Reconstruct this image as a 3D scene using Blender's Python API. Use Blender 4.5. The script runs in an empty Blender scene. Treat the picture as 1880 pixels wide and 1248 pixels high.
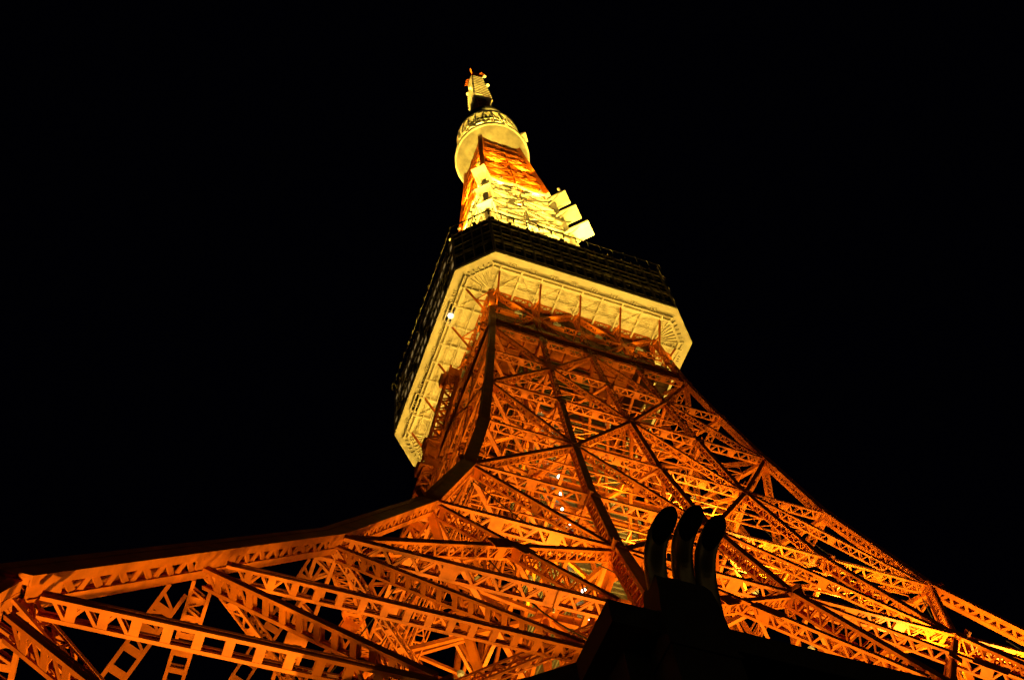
import bpy, math, random
from mathutils import Vector as V, Matrix
random.seed(7)
scene = bpy.context.scene
COL = scene.collection

# ------------------------------------------------------------------ camera
CAMP = V((-40.954, -66.586, 1.724))
AZ, EL, ROLL, FPX = 1.0568166, 1.1045622, -0.1801684, 2061.66
fw = V((math.cos(EL)*math.cos(AZ), math.cos(EL)*math.sin(AZ), math.sin(EL)))
rt = fw.cross(V((0, 0, 1))).normalized(); up = rt.cross(fw)
cr, sr = math.cos(ROLL), math.sin(ROLL)
X = rt*cr + up*sr; Y = up*cr - rt*sr; Z = -fw
cam_d = bpy.data.cameras.new("camera"); cam = bpy.data.objects.new("camera", cam_d)
COL.objects.link(cam)
cam.matrix_world = Matrix(((X.x, Y.x, Z.x, CAMP.x), (X.y, Y.y, Z.y, CAMP.y), (X.z, Y.z, Z.z, CAMP.z), (0, 0, 0, 1)))
cam_d.sensor_width = 36; cam_d.lens = FPX*36/1880; cam_d.clip_end = 5000; cam_d.clip_start = 0.1
scene.camera = cam

# ------------------------------------------------------------------ night sky
w_ = bpy.data.worlds.new("World"); scene.world = w_; w_.use_nodes = True
nt = w_.node_tree; bg = nt.nodes['Background']
tc = nt.nodes.new('ShaderNodeTexCoord'); sx = nt.nodes.new('ShaderNodeSeparateXYZ')
rmp = nt.nodes.new('ShaderNodeValToRGB')
rmp.color_ramp.elements[0].position = 0.0; rmp.color_ramp.elements[0].color = (0.065, 0.043, 0.02, 1)
rmp.color_ramp.elements[1].position = 0.45; rmp.color_ramp.elements[1].color = (0.0002, 0.0002, 0.0007, 1)
nt.links.new(tc.outputs['Generated'], sx.inputs[0]); nt.links.new(sx.outputs['Z'], rmp.inputs[0])
nt.links.new(rmp.outputs[0], bg.inputs['Color']); bg.inputs['Strength'].default_value = 1.0

vs = scene.view_settings
vs.view_transform = 'Standard'; vs.look = 'None'; vs.exposure = 0; vs.gamma = 1
scene.cycles.use_denoising = True
scene.cycles.max_bounces = 5; scene.cycles.diffuse_bounces = 3; scene.cycles.glossy_bounces = 2
scene.cycles.sample_clamp_indirect = 4.0

# ------------------------------------------------------------------ materials
def mat(name, col, rough=.5, metal=0., var=.25, scale=1.5, bump=.0, emit=None, es=0., spec=.4, fine=0):
    m = bpy.data.materials.new(name); m.use_nodes = True
    t = m.node_tree; b = t.nodes['Principled BSDF']
    b.inputs['Roughness'].default_value = rough; b.inputs['Metallic'].default_value = metal
    b.inputs['Specular IOR Level'].default_value = spec
    g = t.nodes.new('ShaderNodeTexCoord')
    n = t.nodes.new('ShaderNodeTexNoise'); n.inputs['Scale'].default_value = scale
    n.inputs['Detail'].default_value = 6; n.inputs['Roughness'].default_value = .65
    t.links.new(g.outputs['Object'], n.inputs['Vector'])
    r = t.nodes.new('ShaderNodeValToRGB')
    r.color_ramp.elements[0].position = .3; r.color_ramp.elements[1].position = .7
    r.color_ramp.elements[0].color = tuple(c*(1-var) for c in col)+(1,)
    r.color_ramp.elements[1].color = tuple(min(1, c*(1+var*.5)) for c in col)+(1,)
    t.links.new(n.outputs['Fac'], r.inputs[0]); t.links.new(r.outputs[0], b.inputs['Base Color'])
    if bump:
        bp = t.nodes.new('ShaderNodeBump'); bp.inputs['Strength'].default_value = bump
        n2 = t.nodes.new('ShaderNodeTexNoise'); n2.inputs['Scale'].default_value = scale*6
        t.links.new(g.outputs['Object'], n2.inputs['Vector'])
        t.links.new(n2.outputs['Fac'], bp.inputs['Height']); t.links.new(bp.outputs[0], b.inputs['Normal'])
    if emit:
        b.inputs['Emission Color'].default_value = emit+(1,); b.inputs['Emission Strength'].default_value = es
    return m
M = {}
M['orange'] = mat('orange_paint', (.57, .126, .005), .55, var=.4, scale=.9, spec=.15)
M['white'] = mat('white_paint', (.8, .78, .72), .5, var=.22, scale=.7)
M['soffit'] = mat('soffit_paint', (.82, .74, .54), .6, var=.2, scale=.32)
M['bowl'] = mat('pale_bowl_paint', (.6, .58, .5), .28, var=.5, scale=.3)
M['dark'] = mat('dark_steel', (.02, .02, .018), .5, var=.3)
M['frame'] = mat('aluminium_frame', (.24, .2, .13), .5, .0, var=.25)
M['panel'] = mat('spandrel_panel', (.03, .024, .014), .5, var=.3)
M['glass'] = mat('night_glass', (.012, .013, .014), .12, var=.2, spec=.5)
M['shaft'] = mat('shaft_cladding', (.17, .16, .11), .55, var=.35, scale=.6)
M['slat'] = mat('shaft_slat', (.26, .23, .15), .5, var=.3)
M['hoard'] = mat('hoarding_panels', (.12, .05, .012), .6, var=.5, scale=.5)
M['concrete'] = mat('dark_concrete', (.05, .048, .045), .8, var=.35, bump=.3)
M['duct'] = mat('duct_metal', (.34, .29, .13), .3, .6, var=.3, scale=2.5)
M['inside'] = mat('duct_inside', (.004, .004, .004), .9, var=.2)
M['ground'] = mat('asphalt', (.05, .05, .05), .85, var=.35, scale=.6, bump=.3)
M['lamp'] = mat('lamp_bulb', (.9, .9, .9), .4, emit=(1, .93, .75), es=9)
M['lamp_soft'] = mat('frosted_lamp', (.8, .8, .75), .4, emit=(1, .9, .66), es=1.6)
M['flood'] = mat('floodlight_housing', (.5, .48, .42), .45, var=.2)
M['lens'] = mat('floodlight_lens', (.9, .85, .7), .3, emit=(1, .62, .16), es=6)
M['litwin'] = mat('dim_interior', (.2, .16, .09), .6, emit=(1, .62, .2), es=.22, var=.6, scale=.5)

# ------------------------------------------------------------------ mesh helpers
class MB:
    def __init__(s): s.v = []; s.f = []
    def quad(s, a, b, c, d):
        n = len(s.v); s.v += [a, b, c, d]; s.f.append((n, n+1, n+2, n+3))
    def box8(s, p):   # p: 4 pts start ring, 4 pts end ring
        n = len(s.v); s.v += p
        for i in range(4):
            j = (i+1) % 4; s.f.append((n+i, n+j, n+4+j, n+4+i))
        s.f.append((n+3, n+2, n+1, n)); s.f.append((n+4, n+5, n+6, n+7))
    def bar(s, P, Q, u, wu, v, wv):
        a = u*(wu/2); b = v*(wv/2)
        s.box8([P-a-b, P+a-b, P+a+b, P-a+b, Q-a-b, Q+a-b, Q+a+b, Q-a+b])
    def beam(s, P, Q, w, h=None, n=V((0, 0, 1))):   # plain bar; n ~ height direction
        h = h or w; ax = (Q-P)
        if ax.length < 1e-6: return
        ax = ax.normalized(); nn = n-ax*n.dot(ax)
        if nn.length < 1e-3: nn = V((1, 0, 0))-ax*ax.x
        nn.normalize(); s.bar(P, Q, ax.cross(nn), w, nn, h)
    def box(s, c, sx, sy, sz, rz=0):
        u = V((math.cos(rz), math.sin(rz), 0)); v = V((-u.y, u.x, 0)); z = V((0, 0, sz/2))
        s.bar(V(c)-z, V(c)+z, u, sx, v, sy)
    def tube(s, pts, rad, seg=12, caps=(True, True), twist=V((0, 0, 1))):
        rings = []
        for i, p in enumerate(pts):
            t = (pts[min(i+1, len(pts)-1)]-pts[max(i-1, 0)]).normalized()
            a = twist if abs(t.dot(twist)) < .95 else V((0, 1, 0))
            u = t.cross(a).normalized(); v = t.cross(u)
            r = rad[i] if isinstance(rad, (list, tuple)) else rad
            n = len(s.v)
            s.v += [p+(u*math.cos(2*math.pi*k/seg)+v*math.sin(2*math.pi*k/seg))*r for k in range(seg)]
            rings.append(n)
        for a, b in zip(rings, rings[1:]):
            for k in range(seg):
                j = (k+1) % seg; s.f.append((a+k, a+j, b+j, b+k))
        if caps[0]: s.f.append(tuple(range(rings[0]+seg-1, rings[0]-1, -1)))
        if caps[1]: s.f.append(tuple(range(rings[-1], rings[-1]+seg)))
    def lathe(s, prof, seg=48, c=V((0, 0, 0)), a0=0, a1=2*math.pi):
        full = abs(a1-a0-2*math.pi) < 1e-6
        n0 = len(s.v); m = seg if full else seg+1
        for r, z in prof:
            s.v += [c+V((r*math.cos(a0+(a1-a0)*k/seg), r*math.sin(a0+(a1-a0)*k/seg), z)) for k in range(m)]
        for i in range(len(prof)-1):
            for k in range(seg):
                j = (k+1) % m
                s.f.append((n0+i*m+k, n0+i*m+j, n0+(i+1)*m+j, n0+(i+1)*m+k))
    def ball(s, c, r, seg=12, rings=8):
        s.lathe([(max(1e-4, r*math.sin(math.pi*i/rings)), -r*math.cos(math.pi*i/rings)) for i in range(rings+1)], seg, V(c))
    def build(s, name, material, parent=None, smooth=False):
        me = bpy.data.meshes.new(name)
        me.from_pydata([tuple(p) for p in s.v], [], s.f)
        me.materials.append(material)
        if smooth: me.polygons.foreach_set('use_smooth', [True]*len(me.polygons))
        me.update()
        o = bpy.data.objects.new(name, me); COL.objects.link(o)
        if parent: o.parent = parent
        return o
def empty(name, loc=(0, 0, 0)):
    o = bpy.data.objects.new(name, None); o.location = loc; COL.objects.link(o); o.empty_display_size = 1; return o
def tag(o, label=None, cat=None, group=None, kind=None):
    if label: o['label'] = label
    if cat: o['category'] = cat
    if group: o['group'] = group
    if kind: o['kind'] = kind
    return o

def lace(mb, A, B, C, D, nrm, w, n, t=.03, end=.0, mid=0, cross=False):
    """zigzag bars between the lines A-B and C-D (same direction), face normal nrm"""
    for i in range(n):
        f0 = end+(1-2*end)*i/n; f1 = end+(1-2*end)*(i+1)/n
        P, Q = (A.lerp(B, f0), C.lerp(D, f1)) if i % 2 == 0 else (C.lerp(D, f0), A.lerp(B, f1))
        ax = (Q-P).normalized(); u = ax.cross(nrm).normalized()
        mb.bar(P, Q, u, w, nrm, t)
        if cross:
            P, Q = (C.lerp(D, f0), A.lerp(B, f1)) if i % 2 == 0 else (A.lerp(B, f0), C.lerp(D, f1))
            ax = (Q-P).normalized(); u = ax.cross(nrm).normalized()
            mb.bar(P+nrm*t, Q+nrm*t, u, w, nrm, t)
def plate(mb, A, B, C, D, nrm, f0, f1, t=.03):
    p = [A.lerp(B, f0), A.lerp(B, f1), C.lerp(D, f1), C.lerp(D, f0)]
    h = nrm*(t/2); mb.box8([q-h for q in p]+[q+h for q in p])

def member(mb, P, Q, out, depth, width, front='lace', back='lace', side='lace', c=None, k=1., ends=.9, battens=0, flush=0):
    """built-up box strut: four corner angles, laced or plated faces.
    out = outward normal of the tower face; depth runs along it, width across."""
    ax = Q-P; L = ax.length; ax.normalize()
    n = (out-ax*out.dot(ax)).normalized(); s = ax.cross(n).normalized()
    c = c or depth*.17; cw = min(c*.75, width*.3)
    hd, hw = depth/2, width/2
    P, Q = P-n*hd*flush, Q-n*hd*flush
    co = {}
    for a in (-1, 1):
        for b in (-1, 1):
            off = n*(a*(hd-c/2))+s*(b*(hw-cw/2)); co[a, b] = off
            mb.bar(P+off, Q+off, n, c, s, cw)
    e = min(.3, ends*depth/L)
    for b in (-1, 1):            # side faces (depth visible)
        o = s*(b*(hw-.035)); A, B, C_, D = P+co[1, b], Q+co[1, b], P+co[-1, b], Q+co[-1, b]
        A, B, C_, D = [x-s*(b*(hw-cw/2))+o for x in (A, B, C_, D)]
        if side == 'lace':
            m = max(3, round(L*(1-2*e)/(depth*.62*k)))
            lace(mb, A, B, C_, D, s, depth*.13, m, .04, e)
            plate(mb, A, B, C_, D, s, 0.02, e); plate(mb, A, B, C_, D, s, 1-e, .98)
            for q in range(battens):
                f = (q+1)/(battens+1); hlf = .38*depth/L
                plate(mb, A, B, C_, D, s, f-hlf, f+hlf, .05)
        elif side == 'batten':
            m = max(3, round(L/(depth*1.05))); hb = .17*depth/L
            for q in range(1, m):
                f = q/m
                plate(mb, A, B, C_, D, s, f-hb, f+hb, .05)
            q = min(.22, 3.2*depth/L)
            lace(mb, A.lerp(B, .03), A.lerp(B, q), C_.lerp(D, .03), C_.lerp(D, q), s, depth*.12, 5, .04)
            lace(mb, A.lerp(B, 1-q), A.lerp(B, .97), C_.lerp(D, 1-q), C_.lerp(D, .97), s, depth*.12, 5, .04)
        elif side == 'plate':
            plate(mb, A, B, C_, D, s, 0, 1)
    for a, st in ((1, front), (-1, back)):
        o = n*(a*(hd-.04))
        A, B, C_, D = P+s*(hw-cw/2)+o, Q+s*(hw-cw/2)+o, P-s*(hw-cw/2)+o, Q-s*(hw-cw/2)+o
        if st == 'plate':
            plate(mb, A, B, C_, D, n, 0.002, .998, .05)
        elif st == 'lace':
            m = max(4, round(L/(width*1.1*k)))
            lace(mb, A, B, C_, D, n, width*.2, m, .03)
            for q in range(max(2, m//3)):
                f = (q+.5)/max(2, m//3); plate(mb, A, B, C_, D, n, max(0, f-.5*width/L), min(1, f+.5*width/L), .04)

# ------------------------------------------------------------------ tower profile
PROF = [(0, 53.), (26.1, 44.95), (35.1, 40.2), (45.8, 34.55), (62.7, 26.85), (77.6, 21.6), (91.9, 18.15), (104.3, 16.15),
        (115.4, 14.5), (125.4, 13.15), (133.3, 12.45), (140, 11.95)]
def W(z):
    for (z0, w0), (z1, w1) in zip(PROF, PROF[1:]):
        if z <= z1: return w0+(w1-w0)*(z-z0)/(z1-z0)
    return PROF[-1][1]
LV = {-3: 139.7, -2: 133.3, -1: 125.4, 0: 115.4, 1: 104.3, 2: 91.9, 3: 77.6, 4: 62.7, 5: 45.8, 6: 35.1, 7: 26.1}
def ROT(k):
    c, s = [(1, 0), (0, 1), (-1, 0), (0, -1)][k]
    return lambda p: V((c*p[0]-s*p[1], s*p[0]+c*p[1], p[2]))
def fp(fr, z): w = W(z); return V((fr*w, -w, z))
OUT = V((0, -1, 0))

tower = tag(empty('lattice_tower'), 'tall floodlit orange lattice tower with pale observation deck underside and bright white mast', 'tower')
deck = None
INN = {5: .545, 6: .60, 7: .725, 8: .75, 9: .9}       # inner edge of each leg, as a fraction of the half width
for k in range(4):
    T = ROT(k); o3 = T(OUT)
    TT = lambda fr, z: T(fp(fr, z))
    # horizontal girders, one per level
    for lv in range(-3, 6):
        z = LV[lv]; mb = MB(); fr = [-1, -.5, 0, .5, 1]
        big = lv >= 3
        dpt = {-3: .75, -2: .8, -1: .88, 0: .92, 1: .98, 2: 1.02, 3: 1.1, 4: 1.25, 5: 1.1}[lv]
        for a, b in zip(fr, fr[1:]):
            P, Q = TT(a, z), TT(b, z); d = (Q-P).normalized()
            member(mb, P+d*.5, Q-d*.5, o3, dpt, dpt*.26, front='plate', battens=1 if lv < 4 else 2, ends=.5)
        mb.build('horizontal_girder', M['orange'], tower)
    # face columns
    for fr in (-.5, 0, .5):
        mb = MB()
        for lv in range(-3, 5):
            P, Q = TT(fr, LV[lv]), TT(fr, LV[lv+1])
            wd = [.45, .45, .48, .52, .6, .72, .9, 1.05][lv+3]
            member(mb, P, Q, o3, wd*1.15, wd, front='plate' if lv >= 1 else 'lace', back='plate', side='lace', k=1.15)
            ax = (Q-P).normalized(); n = (o3-ax*o3.dot(ax)).normalized(); s = ax.cross(n)
            mb.bar(P-ax*.7+n*(wd*.58+.03), P+ax*.7+n*(wd*.58+.03), s, 1.0, n, .05)
        mb.build('face_column', M['orange'], tower)
    # diamond net of diagonals
    for lv in range(-3, 4):
        odd = lv % 2 != 0
        for o in (-1, 0, 1):
            for e in (-.5, .5):
                if abs(o-e) > .6: continue
                P, Q = (TT(o, LV[lv]), TT(e, LV[lv+1])) if odd else (TT(e, LV[lv]), TT(o, LV[lv+1]))
                d = (Q-P).normalized(); mb = MB()
                dp = .5+.07*(lv+3) if lv > -3 else .8
                member(mb, P+d*.8, Q-d*.8, o3, dp, dp*.5, front='lace' if lv < 0 else 'plate', back='lace', battens=1, ends=1.1)
                mb.build('deck_truss_diagonal' if lv == -3 else 'diagonal_brace', M['orange'], tower)
    # X bays above the leg splay
    cf = [-1, -.5, 0, .5, 1]; cb = [-1, -INN[5], 0, INN[5], 1]
    for i in range(4):
        for a, b in ((cf[i], cb[i+1]), (cf[i+1], cb[i])):
            P, Q = TT(a, LV[4]), TT(b, LV[5]); d = (Q-P).normalized(); mb = MB()
            off = o3*(.0 if a < b else -.12)
            member(mb, P+d*1.2+off, Q-d*1.2+off, o3, .98, .36, front='plate', back='lace', battens=1)
            m_ = (P+Q)/2+o3*.5
            mb.bar(m_-d*1.1, m_+d*1.1, d.cross(o3).normalized(), .9, o3, .05)
            mb.build('cross_brace', M['orange'], tower)
    # splayed legs: inner chord, girders and braces on each side of the face
    zz = {5: LV[5], 6: LV[6], 7: LV[7], 8: 16.5, 9: .1}
    for sgn in (-1, 1):
        mb = MB()
        for lv in (5, 6, 7, 8):
            P, Q = TT(sgn*INN[lv], zz[lv]), TT(sgn*INN[lv+1], zz[lv+1])
            member(mb, P, Q, o3, .7, .5, front='plate', back='lace', battens=1, flush=2)
        mb.build('leg_inner_chord', M['orange'], tower)
        for lv in (6, 7):
            P, Q = TT(sgn*1, zz[lv]), TT(sgn*INN[lv], zz[lv]); d = (Q-P).normalized()
            mb = MB(); member(mb, P+d*.8, Q-d*.6, o3, .8, .26, front='plate', back='lace', side='batten', flush=.5)
            mb.build('leg_girder', M['orange'], tower)
        for lv in (5, 6, 7):
            P, Q = TT(sgn*1, zz[lv]-.9), TT(sgn*INN[lv+1], zz[lv+1]); d = (Q-P).normalized()
            mb = MB(); member(mb, P+d*.9, Q-d*.8, o3, .8, .26, front='plate', back='lace', side='batten', flush=.5)
            mb.build('leg_brace', M['orange'], tower)
    # corner leg
    mb = MB()
    zs = [139.6]+[LV[i] for i in range(-2, 8)]+[0.]
    def lp(z): w = W(z)+.1; return T(V((-w, -w, z)))
    ox, oy = T(V((-1, 0, 0))), T(V((0, -1, 0)))
    for z1, z0 in zip(zs, zs[1:]):
        P, Q = lp(z1), lp(z0); L = (Q-P).length
        d = .7 if z1 > 116 else .8 if z1 > 105 else .95 if z1 > 92 else 1.1 if z1 > 78 else 1.25 if z1 > 63 else 1.2 if z1 > 26.2 else .75
        ax = (Q-P).normalized()
        h = d/2
        cs = {}
        for a in (-1, 1):
            for b in (-1, 1):
                off = ox*(a*(h-.18))+oy*(b*(h-.18)); cs[a, b] = off
                mb.bar(P+off, Q+off, ox, .36, oy, .36)
        for (nrm, a0, a1) in ((ox, (1, -1), (1, 1)), (oy, (-1, 1), (1, 1)), (-ox, (-1, -1), (-1, 1)), (-oy, (-1, -1), (1, -1))):
            A, B, C_, D = P+cs[a0]+nrm*.1, Q+cs[a0]+nrm*.1, P+cs[a1]+nrm*.1, Q+cs[a1]+nrm*.1
            nn = (nrm-ax*nrm.dot(ax)).normalized()
            if nrm in (ox, oy): plate(mb, A, B, C_, D, nn, 0, 1, .06)
            else:
                e = min(.25, 1.6/L)
                plate(mb, A, B, C_, D, nn, 0, e, .05); plate(mb, A, B, C_, D, nn, 1-e, 1, .05)
                lace(mb, A, B, C_, D, nn, .26, max(6, round(L*(1-2*e)/(.62*d))), .05, e)
                for side in (0, 1):   # flange strips narrow the openings
                    p0, p1 = (A, B) if side == 0 else (C_, D); q0, q1 = (C_, D) if side == 0 else (A, B)
                    plate(mb, p0, p1, p0.lerp(q0, .26), p1.lerp(q1, .26), nn, 0, 1, .04)
    # end gussets
    for lv in range(-2, 5):
        P = lp(LV[lv]); d = .9 if LV[lv] > 100 else 1.15 if LV[lv] > 80 else 1.32; mb.box(P, d, d, .6)
    mb.build('corner_leg', M['orange'], tower)

# ------------------------------------------------------------------ inner framing
for lv in range(-1, 5):
    z = LV[lv]-2.6; w = W(z); h = w*.5
    for k in range(4):
        T = ROT(k); mb = MB()
        A, B = T(V((-h, -h, z))), T(V((h, -h, z)))
        n = T(OUT)
        # plated girder with stiffeners
        mb.bar(A, B, V((0, 0, 1)), .95, n, .08)
        for s in (-1, 1): mb.bar(A+V((0, 0, s*.52)), B+V((0, 0, s*.52)), V((0, 0, 1)), .1, n, .4)
        m = 9
        for i in range(m+1): 
            c = A.lerp(B, i/m); mb.bar(c-V((0, 0, .47)), c+V((0, 0, .47)), n, .3, (B-A).normalized(), .1)
        mb.build('ring_girder', M['orange'], tower)
        if lv in (0, 1, 2, 3):
            # gangway along the inside of the face: grating between two edge beams
            wk = MB(); y = w-2.2; A, B = T(V((-w+3, -y, z+.9))), T(V((w-3, -y, z+.9)))
            for q in (-.55, .55): wk.bar(A+n*q, B+n*q, n, .1, V((0, 0, 1)), .22)
            m = int((B-A).length/2.4)
            for i in range(m+1):
                c = A.lerp(B, i/m); wk.bar(c-n*.55, c+n*.55, (B-A).normalized(), .12, V((0, 0, 1)), .14)
                wk.bar(c+n*.55, c+n*.55+V((0, 0, 1.2)), n, .05, (B-A).normalized(), .05)
                if i < m: wk.beam(c-n*.55, A.lerp(B, (i+1)/m)+n*.55, .08, .08)
            wk.bar(A+n*.55+V((0, 0, 1.1)), B+n*.55+V((0, 0, 1.1)), n, .06, V((0, 0, 1)), .06)
            wk.build('walkway', M['orange'], tower)
        # star of struts
        st = MB(); N = T(V((-h, -h, z)))
        zf = LV[lv]
        for q, ww in ((V((-w, -w, zf)), .5), (V((-.5*w, -w, zf)), .42), (V((0, -w, zf)), .4), (V((-w, -.5*w, zf)), .42), (V((-w, 0, zf)), .4), (V((-5, -5, z)), .4)):
            st.beam(N, T(q), ww*.75, ww)
        st.box(N, 1.8, 1.8, .25); st.box(N, .9, .9, 1.5)
        if lv < 4:
            z2 = LV[lv+1]; w2 = W(z2)
            st.beam(N, T(V((-.5*w2, -.5*w2, z2-2.6))), .45, .45)
            for q in (V((-.5*w2, -w2, z2)), V((-w2, -.5*w2, z2)), V((0, -.5*w2, z2-2.6)), V((-.5*w2, 0, z2-2.6))): st.beam(N, T(q), .34, .34)
            st.beam(T(V((0, -h, z))), T(V((-.5*w2, -.5*w2, z2-2.6))), .3, .3)
            st.beam(T(V((0, -w, zf))), T(V((0, -.5*w2, z2-2.6))), .32, .32)
        else:
            st.beam(N, T(V((-14, -14, 46))), .6, .6); st.beam(N, T(V((-14, -26, 46))), .45, .45); st.beam(N, T(V((-26, -14, 46))), .45, .45)
        st.build('inner_bracing', M['orange'], tower)

# leg-top diaphragms and the inner corner of the splayed legs
for k in range(4):
    T = ROT(k)
    for lv in (5, 6, 7):
        z = LV[lv]; w = W(z); i = w*INN[lv]; mb = MB()
        member(mb, T(V((-w, -i, z))), T(V((-i, -w, z))), V((0, 0, -1)), .9, .5)
        member(mb, T(V((-i, -i, z))), T(V((-i, -w, z))), V((0, 0, -1)), .8, .45)
        member(mb, T(V((-i, -i, z))), T(V((-w, -i, z))), V((0, 0, -1)), .8, .45)
        member(mb, T(V((-i, -i, z))), T(V((-w, -w, z))), V((0, 0, -1)), .7, .4)
        mb.build('leg_diaphragm', M['orange'], tower)
        z2 = zz[lv+1]; i2 = W(z2)*INN[lv+1]; mb = MB()
        member(mb, T(V((-i, -i, z))), T(V((-i2, -i2, z2))), T(V((1, 1, 0))), 1.0, 1.0, back='plate')
        member(mb, T(V((-i, -w, z))), T(V((-i2, -i2, z2))), T(V((1, 0, 0))), .8, .5)
        member(mb, T(V((-w, -i, z))), T(V((-i2, -i2, z2))), T(V((0, 1, 0))), .8, .5)
        mb.build('leg_inner_frame', M['orange'], tower)
    w4, w5 = W(62.7), W(46.2); mb = MB(); i5 = w5*INN[5]
    for a in ((-.5*w4, -w4), (-w4, -.5*w4), (-w4, -w4)):
        mb.beam(T(V((a[0], a[1], 62.7))), T(V((-i5, -i5, 46.2))), .5, .5)
    mb.build('inner_bracing', M['orange'], tower)

for k in range(4):
    T = ROT(k)
    for a, b in (((-.98, 77.6), (-.5, 60)), ((.96, 77), (.55, 58)), ((1.0, 70), (.62, 44)), ((.45, 91), (.35, 63)), ((.7, 85), (.7, 62)), ((-.8, 55), (-.58, 40)), ((.05, 91), (-.08, 60))):
        P, Q = T(V((a[0]*W(a[1]), -W(a[1])+.9, a[1]))), T(V((b[0]*W(b[1]), -W(b[1])+.9, b[1])))
        mb = MB(); mb.tube([P.lerp(Q, i/8)-V((0, 0, 1.2*math.sin(math.pi*i/8))) for i in range(9)], .045, 5)
        mb.build('cable', M['dark'], tower)
# ------------------------------------------------------------------ elevator shaft
sh = 5.0
mb = MB()
for k in range(4):
    T = ROT(k)
    mb.bar(T(V((0, -sh, 24))), T(V((0, -sh, 139.3))), T(V((1, 0, 0))), 2*sh-.2, T(OUT), .1)
shaft = mb.build('elevator_shaft', M['shaft'], tower)
mb = MB(); rd = random.Random(3)
for k in range(4):
    T = ROT(k); z = 30.
    while z < 139:
        a = -sh+.3
        for seg in range(3):
            b = a+(2*sh-.6)/3
            if rd.random() < .9: mb.bar(T(V((a, -sh-.1, z))), T(V((b-.15, -sh-.1, z))), V((0, 0, 1)), .16+.12*rd.random(), T(OUT), .12)
            a = b
        z += .85
mb.build('cladding_slats', M['slat'], shaft)
mb = MB()
for k in range(4):
    T = ROT(k)
    for x in (-sh, -sh/3, sh/3):
        mb.bar(T(V((x, -sh-.2, 24))), T(V((x, -sh-.2, 139.3))), T(V((1, 0, 0))), .38, T(OUT), .38)
    for z in range(32, 139, 7):
        mb.bar(T(V((-sh, -sh-.25, z))), T(V((sh, -sh-.25, z))), V((0, 0, 1)), .4, T(OUT), .3)
mb.build('shaft_frame', M['orange'], shaft)
for i, z in enumerate((58, 61.5, 64, 66.5, 70, 75, 79, 83, 87.5, 92, 95.5, 98.3, 101, 104, 107.5, 110.5, 114, 117, 122)):
    mb = MB(); mb.ball((-4.0+.25*((i*7) % 3-1), -sh-.75, z), .16+.05*(i % 3), 8, 6)
    mb.build('shaft_lamp', M['lamp'], shaft)

# ------------------------------------------------------------------ observation deck
A_, C_h, ZB, ZT = 17.55, 4.2, 140.0, 153.3
def octa(a, c): return [V((-a+c, -a, 0)), V((a-c, -a, 0)), V((a, -a+c, 0)), V((a, a-c, 0)), V((a-c, a, 0)), V((-a+c, a, 0)), V((-a, a-c, 0)), V((-a, -a+c, 0))]
oc = octa(A_, C_h)
mb = MB()
ins = octa(A_-.25, C_h-.1)
n0 = len(mb.v); mb.v += [p+V((0, 0, ZB+.15)) for p in ins]+[p+V((0, 0, ZT)) for p in ins]
for i in range(8):
    j = (i+1) % 8; mb.f.append((i, j, 8+j, 8+i))
mb.f.append(tuple(range(8, 16)))
deck = mb.build('observation_deck', M['glass'], tower)
deck['label'] = 'dark glazed two storey octagonal observation deck'
# soffit slab with fascia
mb = MB(); n0 = 0
mb.v += [p+V((0, 0, ZB)) for p in oc]+[p+V((0, 0, ZB+.5)) for p in octa(A_+.04, C_h)]
mb.f.append(tuple(range(7, -1, -1)))
for i in range(8):
    j = (i+1) % 8; mb.f.append((i, j, 8+j, 8+i))
soff = mb.build('soffit', M['soffit'], deck)
# corrugated soffit sheets
mb = MB(); IN = 11.9
for k in range(4):
    T = ROT(k)
    n = 40 
    for i in range(2*n+1):
        x = -12.6+25.2*i/(2*n)
        if i % 2: continue
        mb.bar(T(V((x, -IN, ZB-.03))), T(V((x, -15.4, ZB-.03))), T(V((1, 0, 0))), .16, V((0, 0, 1)), .05)
    for y in (12.9, 14.1): mb.bar(T(V((-12.6, -y, ZB-.07))), T(V((12.6, -y, ZB-.07))), T(OUT), .06, V((0, 0, 1)), .08)
    for s in range(-9, 10):   # chamfer ribs
        t = s*.28
        c = T(V((-14.2, -14.2, ZB-.05))); d = T(V((-1, 1, 0))).normalized(); nn = T(V((-1, -1, 0))).normalized()
        mb.bar(c+d*t-nn*1.9, c+d*t+nn*.2, d, .1, V((0, 0, 1)), .06)
mb.build('soffit_sheeting', M['soffit'], deck)
mb = MB()
brx = (-12.0, -6.1, -.3, 5.6, 11.5)
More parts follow.
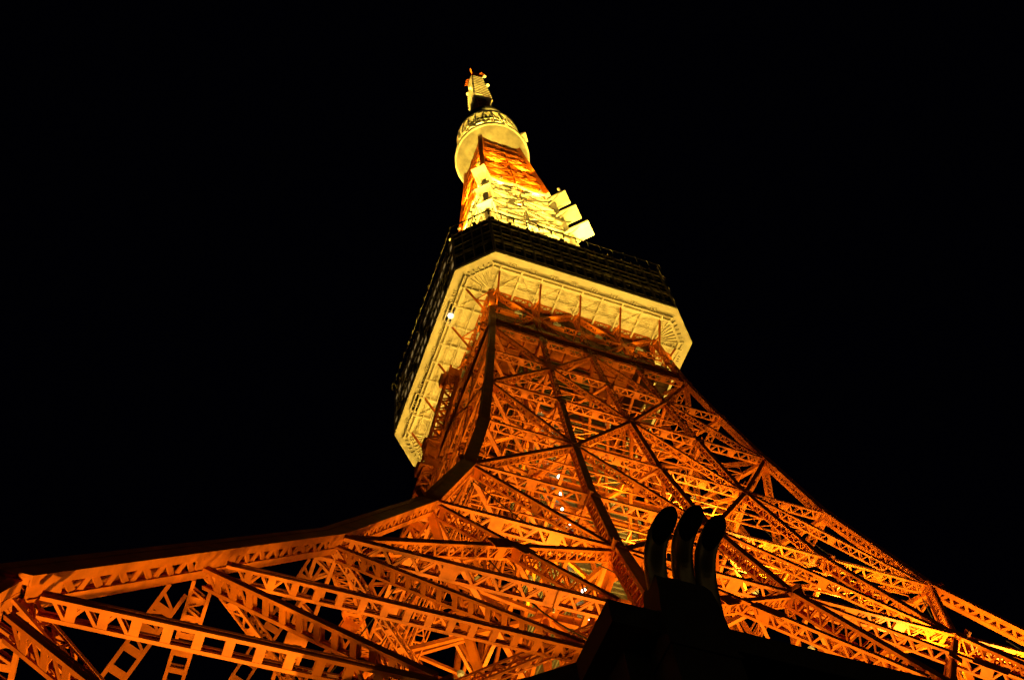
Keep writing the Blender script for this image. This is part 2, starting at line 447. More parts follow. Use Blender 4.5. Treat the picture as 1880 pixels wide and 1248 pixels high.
for k in range(4):
    T = ROT(k); n = T(OUT); t = T(V((1, 0, 0)))
    for y, sz in ((15.55, .34), (16.15, .16)):
        mb.bar(T(V((-13.1, -y, ZB-.25))), T(V((13.1, -y, ZB-.25))), n, sz, V((0, 0, 1)), .6)
    for i in range(9):
        x = -12.0+23.6*i/8
        mb.bar(T(V((x, -11.7, ZB-.35))), T(V((x, -16.3, ZB-.35))), t, .2, V((0, 0, 1)), .8)
        if i < 8:
            xm = x+1.4
            for q in (-.25, .15, .5):
                mb.bar(T(V((xm+q, -15.9, ZB-.16))), T(V((xm+q, -16.75, ZB-.16))), t, .07, V((0, 0, 1)), .3)
            x2 = x+2.95
            P, Q = (T(V((x, -12.2, ZB-.3))), T(V((x2, -15.4, ZB-.3)))) if i % 2 == 0 else (T(V((x, -15.4, ZB-.3))), T(V((x2, -12.2, ZB-.3))))
            mb.beam(P, Q, .13, .13)
    for y, r in ((13.4, .07), (13.65, .05), (14.7, .06)): mb.tube([T(V((-12.8, -y, ZB-.82))), T(V((12.8, -y, ZB-.82)))], r, 6)
    # chamfer framing
    P, Q = T(V((-13.0, -15.6, ZB-.25))), T(V((-15.6, -13.0, ZB-.25)))
    mb.bar(P, Q, T(V((1, 1, 0))).normalized(), .32, V((0, 0, 1)), .42)
    cc = T(V((-11.9, -11.9, ZB-.2)))
    for q in range(7):
        p = P.lerp(Q, q/6); mb.beam(cc.lerp(p, .12), p+(p-cc).normalized()*.7, .14, .3)
mb.build('soffit_joists', M['soffit'], deck)
mb = MB()
mb.box((0, 0, ZB-.45), 23.2, 23.2, .2)
for i in range(12):
    x = -11.2+22.4*i/11
    mb.beam(V((x, -11.4, ZB-.85)), V((x, 11.4, ZB-.85)), .25, .6); mb.beam(V((-11.4, x, ZB-.95)), V((11.4, x, ZB-.95)), .2, .4)
mb.build('under_deck_framing', M['orange'], deck)
# red brackets holding the deck edge
for k in range(4):
    T = ROT(k)
    for x in brx:
        mb = MB()
        P, Q = T(V((x*.99, -12.5, 133.4))), T(V((x, -15.45, ZB-.4)))
        mb.beam(P, Q, .2, .26)
        m_ = P.lerp(Q, .55); mb.beam(m_, T(V((x-.1, -12.0, m_.z+.9))), .16, .16)
        mb.beam(m_, T(V((x+1.4, -11.9, 138.9))), .1, .1)
        mb.build('deck_bracket', M['orange'], deck)
# wall grid: mullions, transoms, spandrels
def side_pts(i): return oc[i], oc[(i+1) % 8]
rows = [(140.5, 141.3), (144.6, 145.2), (146.6, 147.0), (147.6, 148.2), (151.2, 151.8), (152.6, 153.4)]
fr_ = MB(); sp = MB(); lw = MB(); rd = random.Random(11)
for i in range(8):
    P, Q = side_pts(i); L = (Q-P).length; d = (Q-P).normalized(); n = V((d.y, -d.x, 0))
    m = max(3, round(L/1.45))
    for j in range(m+1):
        p = P.lerp(Q, j/m)-n*.1
        wd = .3 if j % 4 == 0 else .17
        fr_.bar(p+V((0, 0, 140.5)), p+V((0, 0, 153.4)), d, wd, n, .24)
    for z0, z1 in rows:
        sp.bar(P-n*.16+V((0, 0, (z0+z1)/2)), Q-n*.16+V((0, 0, (z0+z1)/2)), V((0, 0, 1)), z1-z0, n, .1)
    for z in (141.3, 144.6, 145.2, 146.6, 148.2, 151.2, 152.6):
        fr_.bar(P-n*.06+V((0, 0, z)), Q-n*.06+V((0, 0, z)), V((0, 0, 1)), .13, n, .2)
    for j in range(m):
        for z0, z1 in ((141.4, 142.3), (142.5, 144.5), (145.3, 146.5), (148.3, 149.3), (149.5, 151.1)):
            if i in (5, 6) and rd.random() < .7:
                p0, p1 = P.lerp(Q, (j+.12)/m)-n*.08, P.lerp(Q, (j+.88)/m)-n*.08
                za = z0+.1+(z1-z0)*rd.uniform(0, .25); zb = z1-.1-(z1-z0)*rd.uniform(0, .3)
                lw.quad(p0+V((0, 0, za)), p1+V((0, 0, za)), p1+V((0, 0, zb)), p0+V((0, 0, zb)))
fr_.build('window_grid', M['frame'], deck); sp.build('spandrel_bands', M['panel'], deck); lw.build('dim_window_lights', M['litwin'], deck)
# roof edge railing with in-curved posts
mb = MB(); ro = octa(A_+.4, C_h+.15)
for i in range(8):
    P, Q = ro[i], ro[(i+1) % 8]; d = (Q-P).normalized(); n = V((d.y, -d.x, 0)); L = (Q-P).length
    m = max(2, round(L/2.0))
    for j in range(m+1):
        p = P.lerp(Q, j/m)+V((0, 0, 153.3))
        mb.tube([p, p+V((0, 0, .9))+n*.12, p+V((0, 0, 1.7))+n*.05, p+V((0, 0, 2.25))-n*.2], .11, 6)
        if j < m:
            p2 = P.lerp(Q, (j+1)/m)+V((0, 0, 153.3))
            a, b = p+V((0, 0, 2.25))-n*.2, p2+V((0, 0, 2.25))-n*.2
            mb.tube([a, (a+b)/2-V((0, 0, .06)), b], .085, 6)
            mb.tube([p+V((0, 0, 1.1))+n*.1, p2+V((0, 0, 1.1))+n*.1], .02, 5)
    for q in range(int(L/1.3)):
        p = P.lerp(Q, (q+rd.random())/(L/1.3)); 
        if rd.random() < .45: mb.box(p-n*.5+V((0, 0, 153.5+.15)), .5*rd.random()+.2, .3, .5*rd.random()+.2, math.atan2(d.y, d.x))
mb.build('roof_railing', M['dark'], deck)
# framed openings in the soffit
for y, lampon in ((-7.4, True), (7.2, False)):
    mb = MB(); cx = -16.15
    for s in (-1, 1):
        mb.box((cx+s*.52, y, ZB-.2), .16, 2.9, .4); mb.box((cx, y+s*1.45, ZB-.2), .9, .16, .4)
    op = mb.build('soffit_opening', M['soffit'], deck)
    mb = MB(); mb.box((cx, y, ZB-.03), .88, 2.7, .05)
    for q in range(3): mb.box((cx, y-1+q, ZB-.1), .88, .08, .1)
    mb.build('dark_pane', M['inside'], op)
    if lampon:
        mb = MB(); mb.ball((cx+.1, y+.35, ZB-.45), .42, 16, 10)
        l_ = mb.build('round_lamp', M['lamp_soft'], op, True)

# ring girder and floodlight ledge under the deck
for k in range(4):
    T = ROT(k); n = T(OUT); mb = MB()
    for y, z, h, d in ((13.05, 127.35, 1.7, .1), (13.15, 128.25, .16, .3), (13.15, 126.5, .16, .3), (13.1, 127.3, .1, .22)):
        mb.bar(T(V((-13.0, -y, z))), T(V((13.0, -y, z))), V((0, 0, 1)), h, n, d)
    for i in range(23):
        x = -12.9+1.17*i; mb.bar(T(V((x, -13.12, 126.6))), T(V((x, -13.12, 128.2))), n, .16, T(V((1, 0, 0))), .08)
    for x in (-9.5, -1.5, 6.5, 11.5):
        for q in (-.5, .5): mb.beam(T(V((x+q, -13.1, 129.0))), T(V((x+q, -13.9, 129.0))), .12)
        mb.beam(T(V((x-.6, -13.9, 129.0))), T(V((x+.6, -13.9, 129.0))), .14)
    # floodlight ledge
    for i in range(4):
        x0 = -11.4+5.9*i
        mb.bar(T(V((x0, -12.6, 132.7))), T(V((x0+3.0, -12.6, 132.7))), n, .35, V((0, 0, 1)), .1)
        mb.bar(T(V((x0, -12.8, 132.85))), T(V((x0+3.0, -12.8, 132.85))), n, .06, V((0, 0, 1)), .4)
    hb = MB(); hb.bar(T(V((-11.2, -11.25, 135.3))), T(V((11.2, -11.25, 135.3))), V((0, 0, 1)), 8.4, n, .12)
    for i in range(20):
        x = -11.2+22.4*i/19; hb.bar(T(V((x, -11.35, 131.2))), T(V((x, -11.35, 139.4))), n, .12, T(V((1, 0, 0))), .14)
    hb.build('hoarding', M['hoard'], tower)
    fl = MB(); fl.bar(T(V((-11.9, -12.05, 129.9))), T(V((11.9, -12.05, 129.9))), n, 1.7, V((0, 0, 1)), .08)
    for i in range(16): fl.bar(T(V((-11.6+1.55*i, -11.3, 129.8))), T(V((-11.6+1.55*i, -12.85, 129.8))), T(V((1, 0, 0))), .12, V((0, 0, 1)), .16)
    fl.build('track_floor', M['hoard'], tower)
    mb.build('gondola_rail', M['orange'], tower)
    for x in (-9.0, -3.6, 2.3, 8.2):
        mb = MB(); c = T(V((x, -12.75, 133.2)))
        mb.box(c+V((0, 0, -.1)), 1.0 if k % 2 == 0 else .6, .6 if k % 2 == 0 else 1.0, .4)
        mb.tube([c+V((0, 0, .1)), c+V((0, 0, .5)), c+V((0, 0, .7))], [.36, .3, .15], 12)
        f_ = mb.build('deck_floodlight', M['flood'], tower)
        mb = MB(); c2 = c+T(V((.95, 0, 0))); mb.ball(c2+V((0, 0, .2)), .26, 10, 8)
        mb.build('lamp_globe', M['dark'], f_)

# ------------------------------------------------------------------ red stair and hoist frame on the left face
mb = MB()
for (y0, z0, y1, z1) in ((-2, 134, 4, 120), (4, 120, 9.5, 103)):
    P, Q = V((-W(z0)-1.6, y0, z0)), V((-W(z1)-1.9, y1, z1))
    member(mb, P, Q, V((-1, 0, 0)), 1.7, 1.7, front='lace', back='lace', k=.8)
for (y, z) in ((-1, 132.2), (3.2, 122), (4.6, 118.2), (8.7, 106)):
    mb.box((-W(z)-2.1, y, z), 1.7, 2.2, .25); mb.box((-W(z)-2.5, y+.4, z+.9), 1.0, 1.3, 1.3)
mb.build('stair_frame', M['orange'], tower)

# ------------------------------------------------------------------ upper mast body
UP = [(153.3, 9.6), (182, 8.05), (212, 6.65), (235, 5.2), (246.5, 4.55)]
def U(z):
    for (z0, w0), (z1, w1) in zip(UP, UP[1:]):
        if z <= z1: return w0+(w1-w0)*(z-z0)/(z1-z0)
    return UP[-1][1]
ul = [153.4, 160, 167, 174, 181, 188, 194.5, 200.5, 206, 211.5, 217, 222.3, 227.4, 232.4, 237.2, 241.9, 246.4]
def upper(z0i, z1i, mt, nm):
    rd = random.Random(z0i+9)
    for k in range(4):
        T = ROT(k); o3 = T(OUT)
        leg = MB(); br = MB(); hz = MB()
        for a in range(z0i, z1i):
            za, zb = ul[a], ul[a+1]; wa, wb = U(za), U(zb)
            P, Q = T(V((-wa, -wa, za))), T(V((-wb, -wb, zb)))
            leg.beam(P, Q, .95, .95)
            p = [T(V((x*wa, -wa, za))) for x in (-1, 0, 1)]; q = [T(V((x*wb, -wb, zb))) for x in (-1, 0, 1)]
            for A, B in ((p[0], q[1]), (p[2], q[1]), (p[1], q[0]), (p[1], q[2])):
                br.beam(A, B, .5, .45, o3)
            br.beam(p[1], q[1], .3, .3)
            hz.beam(p[0], p[2], .35, .6, o3)
            hz.beam(T(V((-wa, -wa, za))), T(V((wa, wa, za))), .25, .4)
            zm = (za+zb)/2; wm = U(zm)
            for q in range(13):
                u0, u1 = rd.uniform(-1, 1), rd.uniform(-1, 1); d0, d1 = rd.uniform(.35, .95), rd.uniform(.3, .95)
                zq = rd.uniform(za, zb); br.beam(T(V((u0*wm*d0, -wm*d0, zq))), T(V((u1*wm*d1, -wm*d1, zq+rd.uniform(-2.5, 4)))), rd.choice((.12, .18, .3)), rd.choice((.12, .2, .4)))
            for x in (-.5, .5): br.beam(T(V((x*wm, -wm, zm))), T(V((x*.6*wm, -.5*wm, zm+1.5))), .15, .15)
        leg.build(nm+'_leg', mt, tower); br.build(nm+'_bracing', mt, tower); hz.build(nm+'_girders', mt, tower)
upper(0, 9, M['white'], 'white_mast')
upper(9, 16, M['orange'], 'orange_mast')
mb = MB()
for k in range(4):
    T = ROT(k)
    mb.bar(T(V((0, -2.6, 153.5))), T(V((0, -2.6, 246))), T(V((1, 0, 0))), 5.0, T(OUT), .12)
core = mb.build('mast_lift_shaft', M['shaft'], tower)
mb = MB()
for k in range(4):
    T = ROT(k)
    for z in range(156, 246, 3): mb.bar(T(V((-2.7, -2.75, z))), T(V((2.7, -2.75, z))), V((0, 0, 1)), .5, T(OUT), .2)
    mb.bar(T(V((-2.7, -2.75, 153.5))), T(V((-2.7, -2.75, 246))), T(V((1, 0, 0))), .4, T(OUT), .4)
mb.build('mast_lift_frame', M['orange'], core)
# service floors and equipment in the white part
rd = random.Random(5)
for z in (168, 187, 205):
    mb = MB(); w = U(z)-.5
    for k in range(4):
        T = ROT(k)
        mb.bar(T(V((-w, -w+.5, z))), T(V((w-1.0, -w+.5, z))), T(OUT), 1.0, V((0, 0, 1)), .12)
        for i in range(9):
            x = -w+2*w*i/8; mb.bar(T(V((x, -w, z-.15))), T(V((x, -w+1.0, z-.15))), T(V((1, 0, 0))), .14, V((0, 0, 1)), .2)
        mb.tube([T(V((-w-.6, -w-.6, z+1.1))), T(V((w+.6, -w-.6, z+1.1)))], .05, 5)
        mb.tube([T(V((-w-.6, -w-.6, z+.55))), T(V((w+.6, -w-.6, z+.55)))], .04, 5)
        if k in (0, 3):
            for q in range(10):
                x = rd.uniform(-w+1, w-1); s = rd.uniform(.45, 1.0); zq = min(209, z+rd.uniform(-11, 7)); c = T(V((x, -U(zq)-.3, zq))); eq = MB()
                if rd.random() < .6:
                    eq.tube([c-T(OUT)*.5, c+T(OUT)*.3, c+T(OUT)*.35], [s*.8, s, s*.6], 14); eq.beam(c-T(OUT)*.4-V((0, 0, s)), c-T(OUT)*.4+V((0, 0, s+1)), .15, .15); eq.build('antenna_drum', M['white'], tower)
                else: eq.box(c, s*1.2, s, s*1.8); eq.build('equipment_box', M['white'], tower)
            for q in range(4):
                x = rd.uniform(-w+1, w-1); s = rd.uniform(.6, 1.4); eq = MB()
                eq.box(T(V((x, -w+.6, z+s*.6))), s, s*.8, s*1.2); eq.build('equipment_box', M['white'], tower)
    mb.build('service_floor', M['white'], tower)
for k in (0, 1):
    T = ROT(k)
    for z, ro_, ri, wd in ((186.8, 15.0 if k else 12.9, 11.2, 3.0), (196.5, 14.0 if k else 12.4, 10.6, 2.9), (205.9, 13.1, 10.0, 2.8)):
        mb = MB(); n = T(V((-1, -1, 0))).normalized(); d = V((-n.y, n.x, 0))
        c = n*((ro_+ri)/2); c.z = z
        mb.bar(c-n*(ro_-ri)/2, c+n*(ro_-ri)/2, d, wd, V((0, 0, 1)), .25)
        for s in (-1, 1):
            mb.bar(c-n*(ro_-ri)/2+d*s*wd/2+V((0, 0, .2)), c+n*(ro_-ri)/2+d*s*wd/2+V((0, 0, .2)), V((0, 0, 1)), .4, d, .08)
            mb.beam(n*(ri-1.6)+d*s*wd*.3+V((0, 0, z-2.6)), c+d*s*wd*.4-V((0, 0, .1)), .2, .25)
            mb.beam(n*(ri-2.6)+d*s*wd*.4+V((0, 0, z)), n*ri+d*s*wd*.4+V((0, 0, z)), .4, .4)
        for q in (-1, 0, 1):
            p = n*(ro_-.7)+d*(q*wd*.3)+V((0, 0, z+.9))
            mb.tube([p-n*.2, p+n*.35], [.35, .42], 12)
        mb.build('antenna_balcony', M['white'], tower)

# ------------------------------------------------------------------ top deck
ZR = 248.0
mb = MB()
mb.lathe([(3.6, ZR-2.9), (5.0, ZR-2.4), (6.6, ZR-1.5), (7.7, ZR-.55), (8.15, ZR-.02)], 64)
td = mb.build('top_deck', M['bowl'], tower, True)
td['label'] = 'round top deck with pale dished underside'
mb = MB(); mb.lathe([(8.12, ZR-.1), (8.55, ZR-.1), (8.6, ZR+.35), (8.6, ZR+1.1), (8.3, ZR+1.15), (6.4, ZR+1.2)], 24)
mb.build('lower_rim', M['white'], td)
mb = MB(); mb.lathe([(6.3, ZR+1.2), (6.2, ZR+14)], 24)
mb.build('drum_wall', M['panel'], td)
mb = MB(); ZU = 262.6
mb.lathe([(6.4, ZU-.2), (7.45, ZU-.2), (7.6, ZU), (7.6, ZU+1.0), (7.3, ZU+1.05), (6.4, ZU+1.1)], 24)
mb.build('upper_rim', M['white'], td)
mb = MB()
for i in range(24):
    a, b = 2*math.pi*i/24, 2*math.pi*(i+1)/24; c_ = (a+b)/2
    pl = lambda t, r, z: V((r*math.cos(t), r*math.sin(t), z))
    mb.beam(pl(a, 8.2, ZR+1.1), pl(a, 7.3, ZU-.2), .22, .22)
    mb.beam(pl(a, 8.2, ZR+1.1), pl(b, 7.3, ZU-.2), .16, .16); mb.beam(pl(b, 8.2, ZR+1.1), pl(a, 7.3, ZU-.2), .16, .16)
    mb.beam(pl(a, 7.75, ZR+7.5), pl(b, 7.75, ZR+7.5), .22, .22)
    mb.beam(pl(a, 8.0, ZR+4), pl(b, 8.0, ZR+4), .12, .12)
    mb.beam(pl(c_, 6.4, ZR+3), pl(a, 7.6, ZU-3), .14, .14)
mb.build('ring_lattice', M['white'], td)
for an, r in ((-2.3, 1.7), (-.55, 1.5), (.9, 1.5)):
    mb = MB(); n = V((math.cos(an), math.sin(an), 0)); c = n*6.9+V((0, 0, ZR+5.5))
    mb.tube([c-n*.5, c+n*.35, c+n*.7, c+n*.72], [r*.9, r, r, .05], 24, twist=V((0, 0, 1)))
    mb.build('dish_drum', M['white'], td)
mb = MB(); n = V((math.cos(-.62), math.sin(-.62), 0)); c = n*8.3+V((0, 0, ZR+9.5))
mb.box(c, 1.6, 2.2, .2, -.62); mb.box(c+V((0, 0, 1.2)), 1.5, 2.0, .1, -.62)
for s in (-1, 1): mb.box(c+V((0, 0, .6))+V((-n.y, n.x, 0))*s, 1.5, .1, 1.2, -.62)
mb.build('side_balcony', M['white'], td)
mb = MB(); mb.lathe([(6.3, ZU+1.1), (6.3, 270), (6.0, 273), (2.4, 274.5), (.01, 274.6)], 32)
mb.build('glazed_cabin', M['glass'], td)

# antenna mast over the top deck
mb = MB()
for z0, z1, w0, w1 in ((274, 285, 1.7, 1.6), (285, 296, 1.6, 1.5)):
    for k in range(4):
        T = ROT(k)
        P, Q = T(V((-w0, -w0, z0))), T(V((-w1, -w1, z1))); mb.beam(P, Q, .22, .22)
        for i in range(3):
            za, zb = z0+(z1-z0)*i/3, z0+(z1-z0)*(i+1)/3
            mb.beam(T(V((-w0, -w0, za))), T(V((w0, -w0, zb))), .12, .12); mb.beam(T(V((w0, -w0, za))), T(V((-w0, -w0, zb))), .12, .12)
            mb.beam(T(V((-w0, -w0, zb))), T(V((w0, -w0, zb))), .12, .12)
ant = mb.build('antenna_mast', M['orange'], tower)
def panels(z0, z1, w0, w1, pitch, nm, mt):
    mb = MB(); z = z0
    while z < z1-.3:
        w = w0+(w1-w0)*(z-z0)/(z1-z0)
        for k in range(4):
            T = ROT(k)
            mb.bar(T(V((-w, -w, z))), T(V((w, -w, z+pitch*.35))), T(V((0, -.42, .9))).normalized(), pitch*.7, T(V((0, -.9, -.42))).normalized(), .1)
        z += pitch
    blk = mb.build(nm, mt, ant)
    mb = MB(); mb.box((0, 0, (z0+z1)/2), w1*1.4, w1*1.4, z1-z0-.1); mb.build('inner_mast', M['dark'], blk); mb = MB(); z = z0+pitch*.82
    while z < z1:
        w = w0+(w1-w0)*(z-z0)/(z1-z0)+.22
        for k in range(4): T = ROT(k); mb.bar(T(V((-w, -w, z))), T(V((w, -w, z+pitch*.3))), V((0, 0, 1)), .5, T(OUT), .25)
        z += pitch
    mb.build('panel_seams', M['dark'], blk)
    return blk
panels(296.5, 311.5, 2.35, 1.85, 2.3, 'antenna_panel_block', M['white'])
panels(313.5, 321.5, 1.7, 1.5, 2.3, 'antenna_panel_block', M['white'])
mb = MB()
for z, w in ((323.6, 1.35), (325.4, 1.3), (327.2, 1.2), (329, 1.1)):
    for k in range(4):
        T = ROT(k); mb.bar(T(V((-w, -w, z))), T(V((w, -w, z))), V((0, 0, 1)), .9, T(OUT), .2)
        mb.beam(T(V((-w, -w, z))), T(V((-w*1.7, -w*1.7, z+.8))), .15, .15)
mb.beam(V((0, 0, 296)), V((0, 0, 330.6)), .7, .7)
mb.build('antenna_tip', M['orange'], ant)
for p in ((1.9, -2.4, 322.5), (2.5, -2.0, 314.5), (-3.0, -1.6, 305), (-2.2, 1.8, 313)):
    mb = MB(); mb.ball(p, .48, 10, 8); mb.tube([V((p[0]*.5, p[1]*.5, p[2])), V(p)], .15, 6); mb.build('beacon', M['white'], ant)

# ------------------------------------------------------------------ foot building, stack, ground
B0 = tag(empty('foot_building', (0, -20, 0)), 'dark unlit low building with flat overhanging roof under the tower', 'building')
def under(o, par): o.parent = par; o.matrix_parent_inverse = Matrix.Translation(-par.location); return o
plan = [V((-30.3, -50.4, 0)), V((30, -50.4, 0)), V((30, 30, 0)), V((-36.5, 30, 0)), V((-36.5, -43.4, 0)), V((-30.3, -48.3, 0))]
def prism(mb, pl, z0, z1):
    n0 = len(mb.v); m = len(pl)
    mb.v += [p+V((0, 0, z0)) for p in pl]+[p+V((0, 0, z1)) for p in pl]
    mb.f.append(tuple(n0+i for i in range(m-1, -1, -1))); mb.f.append(tuple(n0+m+i for i in range(m)))
    for i in range(m):
        j = (i+1) % m; mb.f.append((n0+i, n0+j, n0+m+j, n0+m+i))
mb = MB(); prism(mb, plan, 0, 22.6)
under(mb.build('wall', M['concrete']), B0)
mb = MB(); prism(mb, [p+V(((-.6 if p.x < 0 else .6), (-.75 if p.y < 0 else .6), 0)) for p in plan], 22.602, 23.4)
for a, b in zip(plan, plan[1:]+plan[:1]):
    mb.beam(a+V((0, 0, 23.6)), b+V((0, 0, 23.6)), .3, .4)
under(mb.build('roof', M['concrete']), B0)
for i in range(14):
    mb = MB(); x = -27.5+4.1*i
    mb.box((x, -50.47, 19.6), 2.9, .12, 2.6)
    wn = under(mb.build('window', M['glass']), B0)
    mb = MB()
    for s in (-1, 1): mb.box((x+s*1.5, -50.5, 19.6), .12, .2, 2.8); mb.box((x, -50.5, 19.6+s*1.36), 2.88, .2, .12)
    f_ = under(mb.build('window_frame', M['frame']), B0); f_.parent = wn; f_.matrix_parent_inverse = Matrix.Identity(4)
    f_.matrix_parent_inverse = wn.matrix_world.inverted() if False else Matrix.Identity(4)

st = tag(empty('vent_stack', (-28.2, -51.6, 0)), 'dark rooftop vent stack with three bent metal pipes and open black mouths', 'vent stack')
mb = MB()
def ring(z, x0, x1, y0, y1): return [V((x0, y0, z)), V((x1, y0, z)), V((x1, y1, z)), V((x0, y1, z))]
sec = [ring(0.0, -29.6, -27.75, -51.4, -50.4), ring(23.2, -29.6, -27.75, -51.4, -50.4), ring(24.0, -29.45, -27.75, -51.35, -50.4), ring(24.75, -29.3, -27.7, -51.2, -50.35), ring(25.2, -29.2, -27.7, -51.0, -50.3)]
for a, b in zip(sec, sec[1:]): mb.box8(a+b)
for z in (20.2, 22.0): mb.box((-28.67, -50.9, z), 1.95, 1.1, .12)
under(mb.build('stack_body', M['concrete']), st)
for pts in (((-28.87, -50.5, 24.4), (-29.05, -50.9, 25.32), (-29.14, -51.3, 25.84), (-29.08, -51.6, 26.2), (-28.94, -51.8, 26.49)),
            ((-28.01, -50.5, 24.7), (-28.16, -50.9, 25.73), (-28.24, -51.3, 26.28), (-28.17, -51.6, 26.67), (-28.02, -51.8, 26.97)),
            ((-27.38, -50.5, 24.5), (-27.52, -50.9, 25.55), (-27.59, -51.3, 26.09), (-27.51, -51.6, 26.47), (-27.36, -51.8, 26.78))):
    pts = [V(p) for p in pts]; sm = []
    for i in range(len(pts)-1):           # smooth path through the points
        p0, p1, p2, p3 = pts[max(i-1, 0)], pts[i], pts[i+1], pts[min(i+2, len(pts)-1)]
        for t in (0, .25, .5, .75):
            sm.append(.5*((2*p1)+(p2-p0)*t+(2*p0-5*p1+4*p2-p3)*t*t+(3*p1-p0-3*p2+p3)*t**3))
    r = .30; seg = 28; K = 2.6
    sm.append(pts[-1]); dlast = (sm[-1]-sm[-3]).normalized(); sm.append(pts[-1]+dlast*K*r)
    acc = [0.]
    for a_, b_ in zip(sm, sm[1:]): acc.append(acc[-1]+(b_-a_).length)
    S = acc[-1]
    nv = CAMP-pts[-1]; nv = (nv-dlast*nv.dot(dlast)).normalized()
    def at_len(t):
        i = max(j for j in range(len(acc)-1) if acc[j] <= t+1e-9); f = (t-acc[i])/max(1e-6, acc[i+1]-acc[i])
        def tan(j): return (sm[min(j+1, len(sm)-1)]-sm[max(j-1, 0)]).normalized()
        return sm[i].lerp(sm[i+1], f), tan(i).lerp(tan(i+1), f).normalized()
    def vert(k, t, rr):
        p, tg = at_len(t); na = (nv-tg*nv.dot(tg)).normalized(); sa = tg.cross(na); th = 2*math.pi*k/seg
        return p+(na*math.cos(th)+sa*math.sin(th))*rr
    # the open end is mitred: each strip of the tube stops where a slanting plane cuts it
    end = [S-K*r*(1+math.cos(2*math.pi*k/seg)) for k in range(seg)]
    mb = MB(); NR = 22
    rings = [[vert(k, end[k]*j/NR, r) for k in range(seg)] for j in range(NR+1)]+[[vert(k, end[k], r-.03) for k in range(seg)]]
    for A, B in zip(rings, rings[1:]):
        n0 = len(mb.v); mb.v += A+B
        for k in range(seg):
            j = (k+1) % seg; mb.f.append((n0+k, n0+j, n0+seg+j, n0+seg+k))
    pipe = under(mb.build('pipe', M['duct'], None, True), st)
    mb = MB(); mb.v += [vert(k, end[k]-.004, r-.031) for k in range(seg)]+[vert(k, max(0, end[k]-.4), r-.06) for k in range(seg)]
    for k in range(seg):
        j = (k+1) % seg; mb.f.append((k, j, seg+j, seg+k))
    mb.f.append(tuple(range(seg, 2*seg)))
    mb.build('pipe_mouth', M['inside'], pipe)

gr = MB(); gr.quad(V((-3000, -3000, 0)), V((3000, -3000, 0)), V((3000, 3000, 0)), V((-3000, 3000, 0)))
tag(gr.build('ground', M['ground']), 'dark asphalt ground around the tower', kind='structure')

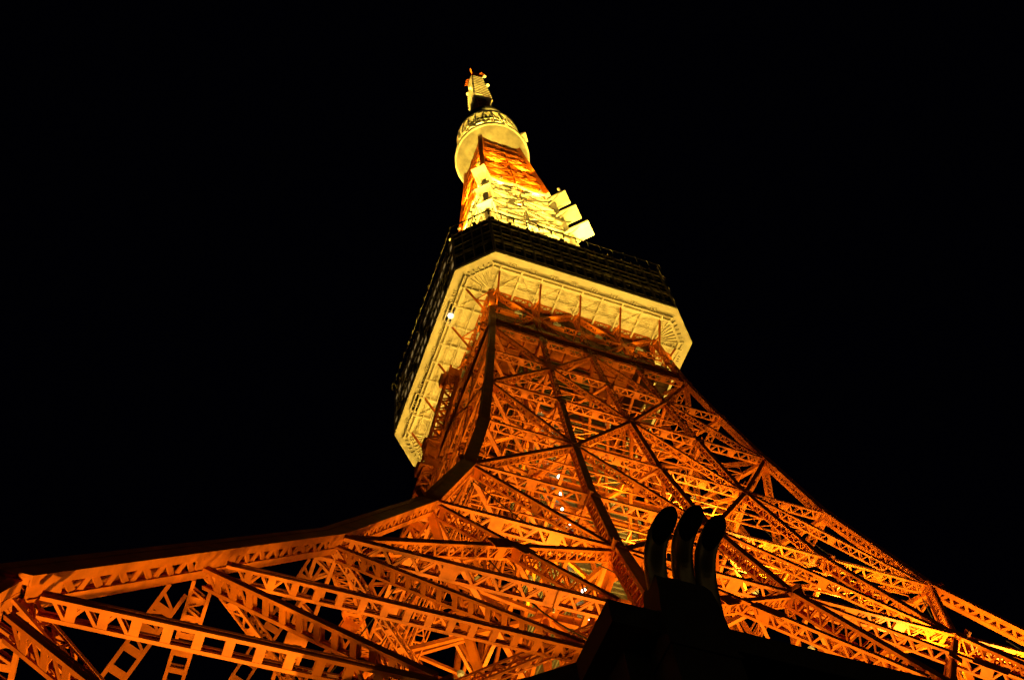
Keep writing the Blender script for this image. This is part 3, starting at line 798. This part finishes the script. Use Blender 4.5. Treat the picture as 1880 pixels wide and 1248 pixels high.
# ------------------------------------------------------------------ floodlights
LC = (1.0, .60, .08)
def flood(p, to, power, size=120, r=.35, col=LC):
    l = bpy.data.lights.new('floodlight', 'SPOT'); l.energy = power; l.color = col; l.spot_size = math.radians(size); l.spot_blend = .6
    l.shadow_soft_size = r
    o = bpy.data.objects.new('floodlight', l); o.location = p
    d = (V(to)-V(p)); o.rotation_euler = d.to_track_quat('-Z', 'Y').to_euler(); COL.objects.link(o)
    return o
MC = (1.0, .58, .058)
def fixture(o, d, s=.5):
    d = V(d).normalized(); mb = MB()
    mb.tube([o-d*s*1.1, o-d*s*.9, o-d*s*.25, o-d*s*.2], [s*.3, s*.55, s*.7, s*.7], 12)
    mb.beam(o-d*s*1.1, o-d*s*2.2, s*.25)
    f = mb.build('floodlight_housing', M['flood'], tower)
for k in range(4):
    T = ROT(k); KF = (1., .45, .3, .6)[k]
    # inside each splayed leg and on the foot building roof
    flood(T(V((-37, -38, 6))), T(V((-38, -38, 60))), 36000*KF, 140)
    for px, py, qx, qy, e in ((-17, -25, -12, -14, 36000), (2, -26, 1, -10, 40000), (19, -25, 12, -13, 34000), (-9, -12, -6, -8, 26000)):
        flood(T(V((px, py, 24.8))), T(V((qx, qy, 95))), e*(KF**.5), 120, .3)
    flood(T(V((-30, -33, 24.8))), T(V((-38, -42, 40))), 5500*KF, 140); flood(T(V((-36.3, -40.8, 25.4))), T(V((-34.8, -43.5, 34))), 4500*KF, 130); flood(T(V((-39, -47.3, 2.5))), T(V((-37.6, -45.6, 27))), 15000*KF, 26)
    for lv, e in ((4, 3500), (3, 2200), (2, 1300), (1, 800), (0, 350)):
        w = W(LV[lv]); e *= KF
        for p, q, f in ((V((-.62*w, -.62*w, LV[lv]-1)), V((-.45*w, -.45*w, LV[lv]+40)), 1.), (V((.1*w, -.72*w, LV[lv]-1)), V((0, -.5*w, LV[lv]+40)), .6)):
            p, q = T(p), T(q); flood(p, q, e*f, 150); fixture(p, q-p)
        p, q = T(V((0, -.35*w, LV[lv]+2))), T(V((0, 0, LV[lv]+40))); flood(p, q, e*.3, 150); fixture(p, q-p)
    for px in (-8, 7):
        p, q = T(V((px, -9, 81))), T(V((px*.8, -8.5, 120))); flood(p, q, 7000*KF**.5, 95); fixture(p, q-p)
        p, q = T(V((px*.9, -7.5, 103))), T(V((px*.8, -8, 135))); flood(p, q, 2600*KF**.5, 110); fixture(p, q-p)
    for z in (165, 180, 195, 205, 215, 226): flood(T(V((-2.9, -2.9, z))), T(V((-3.2, -3.2, z+30))), 22000, 160, col=MC)
    # deck soffit
    for x in (-9.0, -3.6, 2.3, 8.2):
        flood(T(V((x, -13.2, 134.3))), T(V((x, -16.5, 140))), 860, 140, .16)
    for x in (-9.5, -1.5, 6.5, 11.5):
        p, q = T(V((x, -14.1, 129.5))), T(V((x-.4, -14.9, 140))); flood(p, q, 550, 125, .2); fixture(p, q-p, .3)
    flood(T(V((-13.4, -13.4, 132.5))), T(V((-15, -15, 140))), 1100, 150, .2)
    # roof of the observation deck, up the mast
    for x in (-8, 0, 8):
        p, q = T(V((x, -13.5, 154.2))), T(V((x*.6, -6, 188))); flood(p, q, 105000, 100, col=MC); fixture(p, q-p)
    for x in (-1, 1):
        p, q = T(V((x*4, -8.2, 207.5))), T(V((x*2, -4, 240))); flood(p, q, 7500, 140, col=MC); fixture(p, q-p)
        p, q = T(V((x*3.4, -6.3, 226))), T(V((x*2, -4, 248))); flood(p, q, 8000, 150, col=MC); fixture(p, q-p, .35)
    p, q = T(V((-8.4, -8.4, 212))), T(V((-7, -7, 250))); flood(p, q, 3500, 100, col=MC); fixture(p, q-p)
    for px, py in ((0, -7.2), (-5.2, -5.2)):
        p, q = T(V((px, py, ZR+1.8))), T(V((px, py-.05, 262))); flood(p, q, 7000, 165, col=MC); fixture(p, q-p, .3)
    p, q = T(V((-1, -6.9, ZU+1.6))), T(V((0, -1.9, 306))); flood(p, q, 750000, 50, col=MC); fixture(p, q-p, .4)
    if k == 0:
        for f, lv, e in ((.12, 2, 4200), (.33, 2, 2600), (-.3, 1, 600), (-.25, 2, 1200), (.72, 4, 22000), (.4, 4, 12000), (.2, 3, 9000), (.62, 3, 6000), (-.3, 3, 2200), (-.65, 4, 2500)):
            w = W(LV[lv]); p, q = T(V((f*w, -w+2.4, LV[lv]-3.2))), T(V((f*w+1, -w+.6, LV[lv]+4))); flood(p, q, e, 150); fixture(p, q-p)
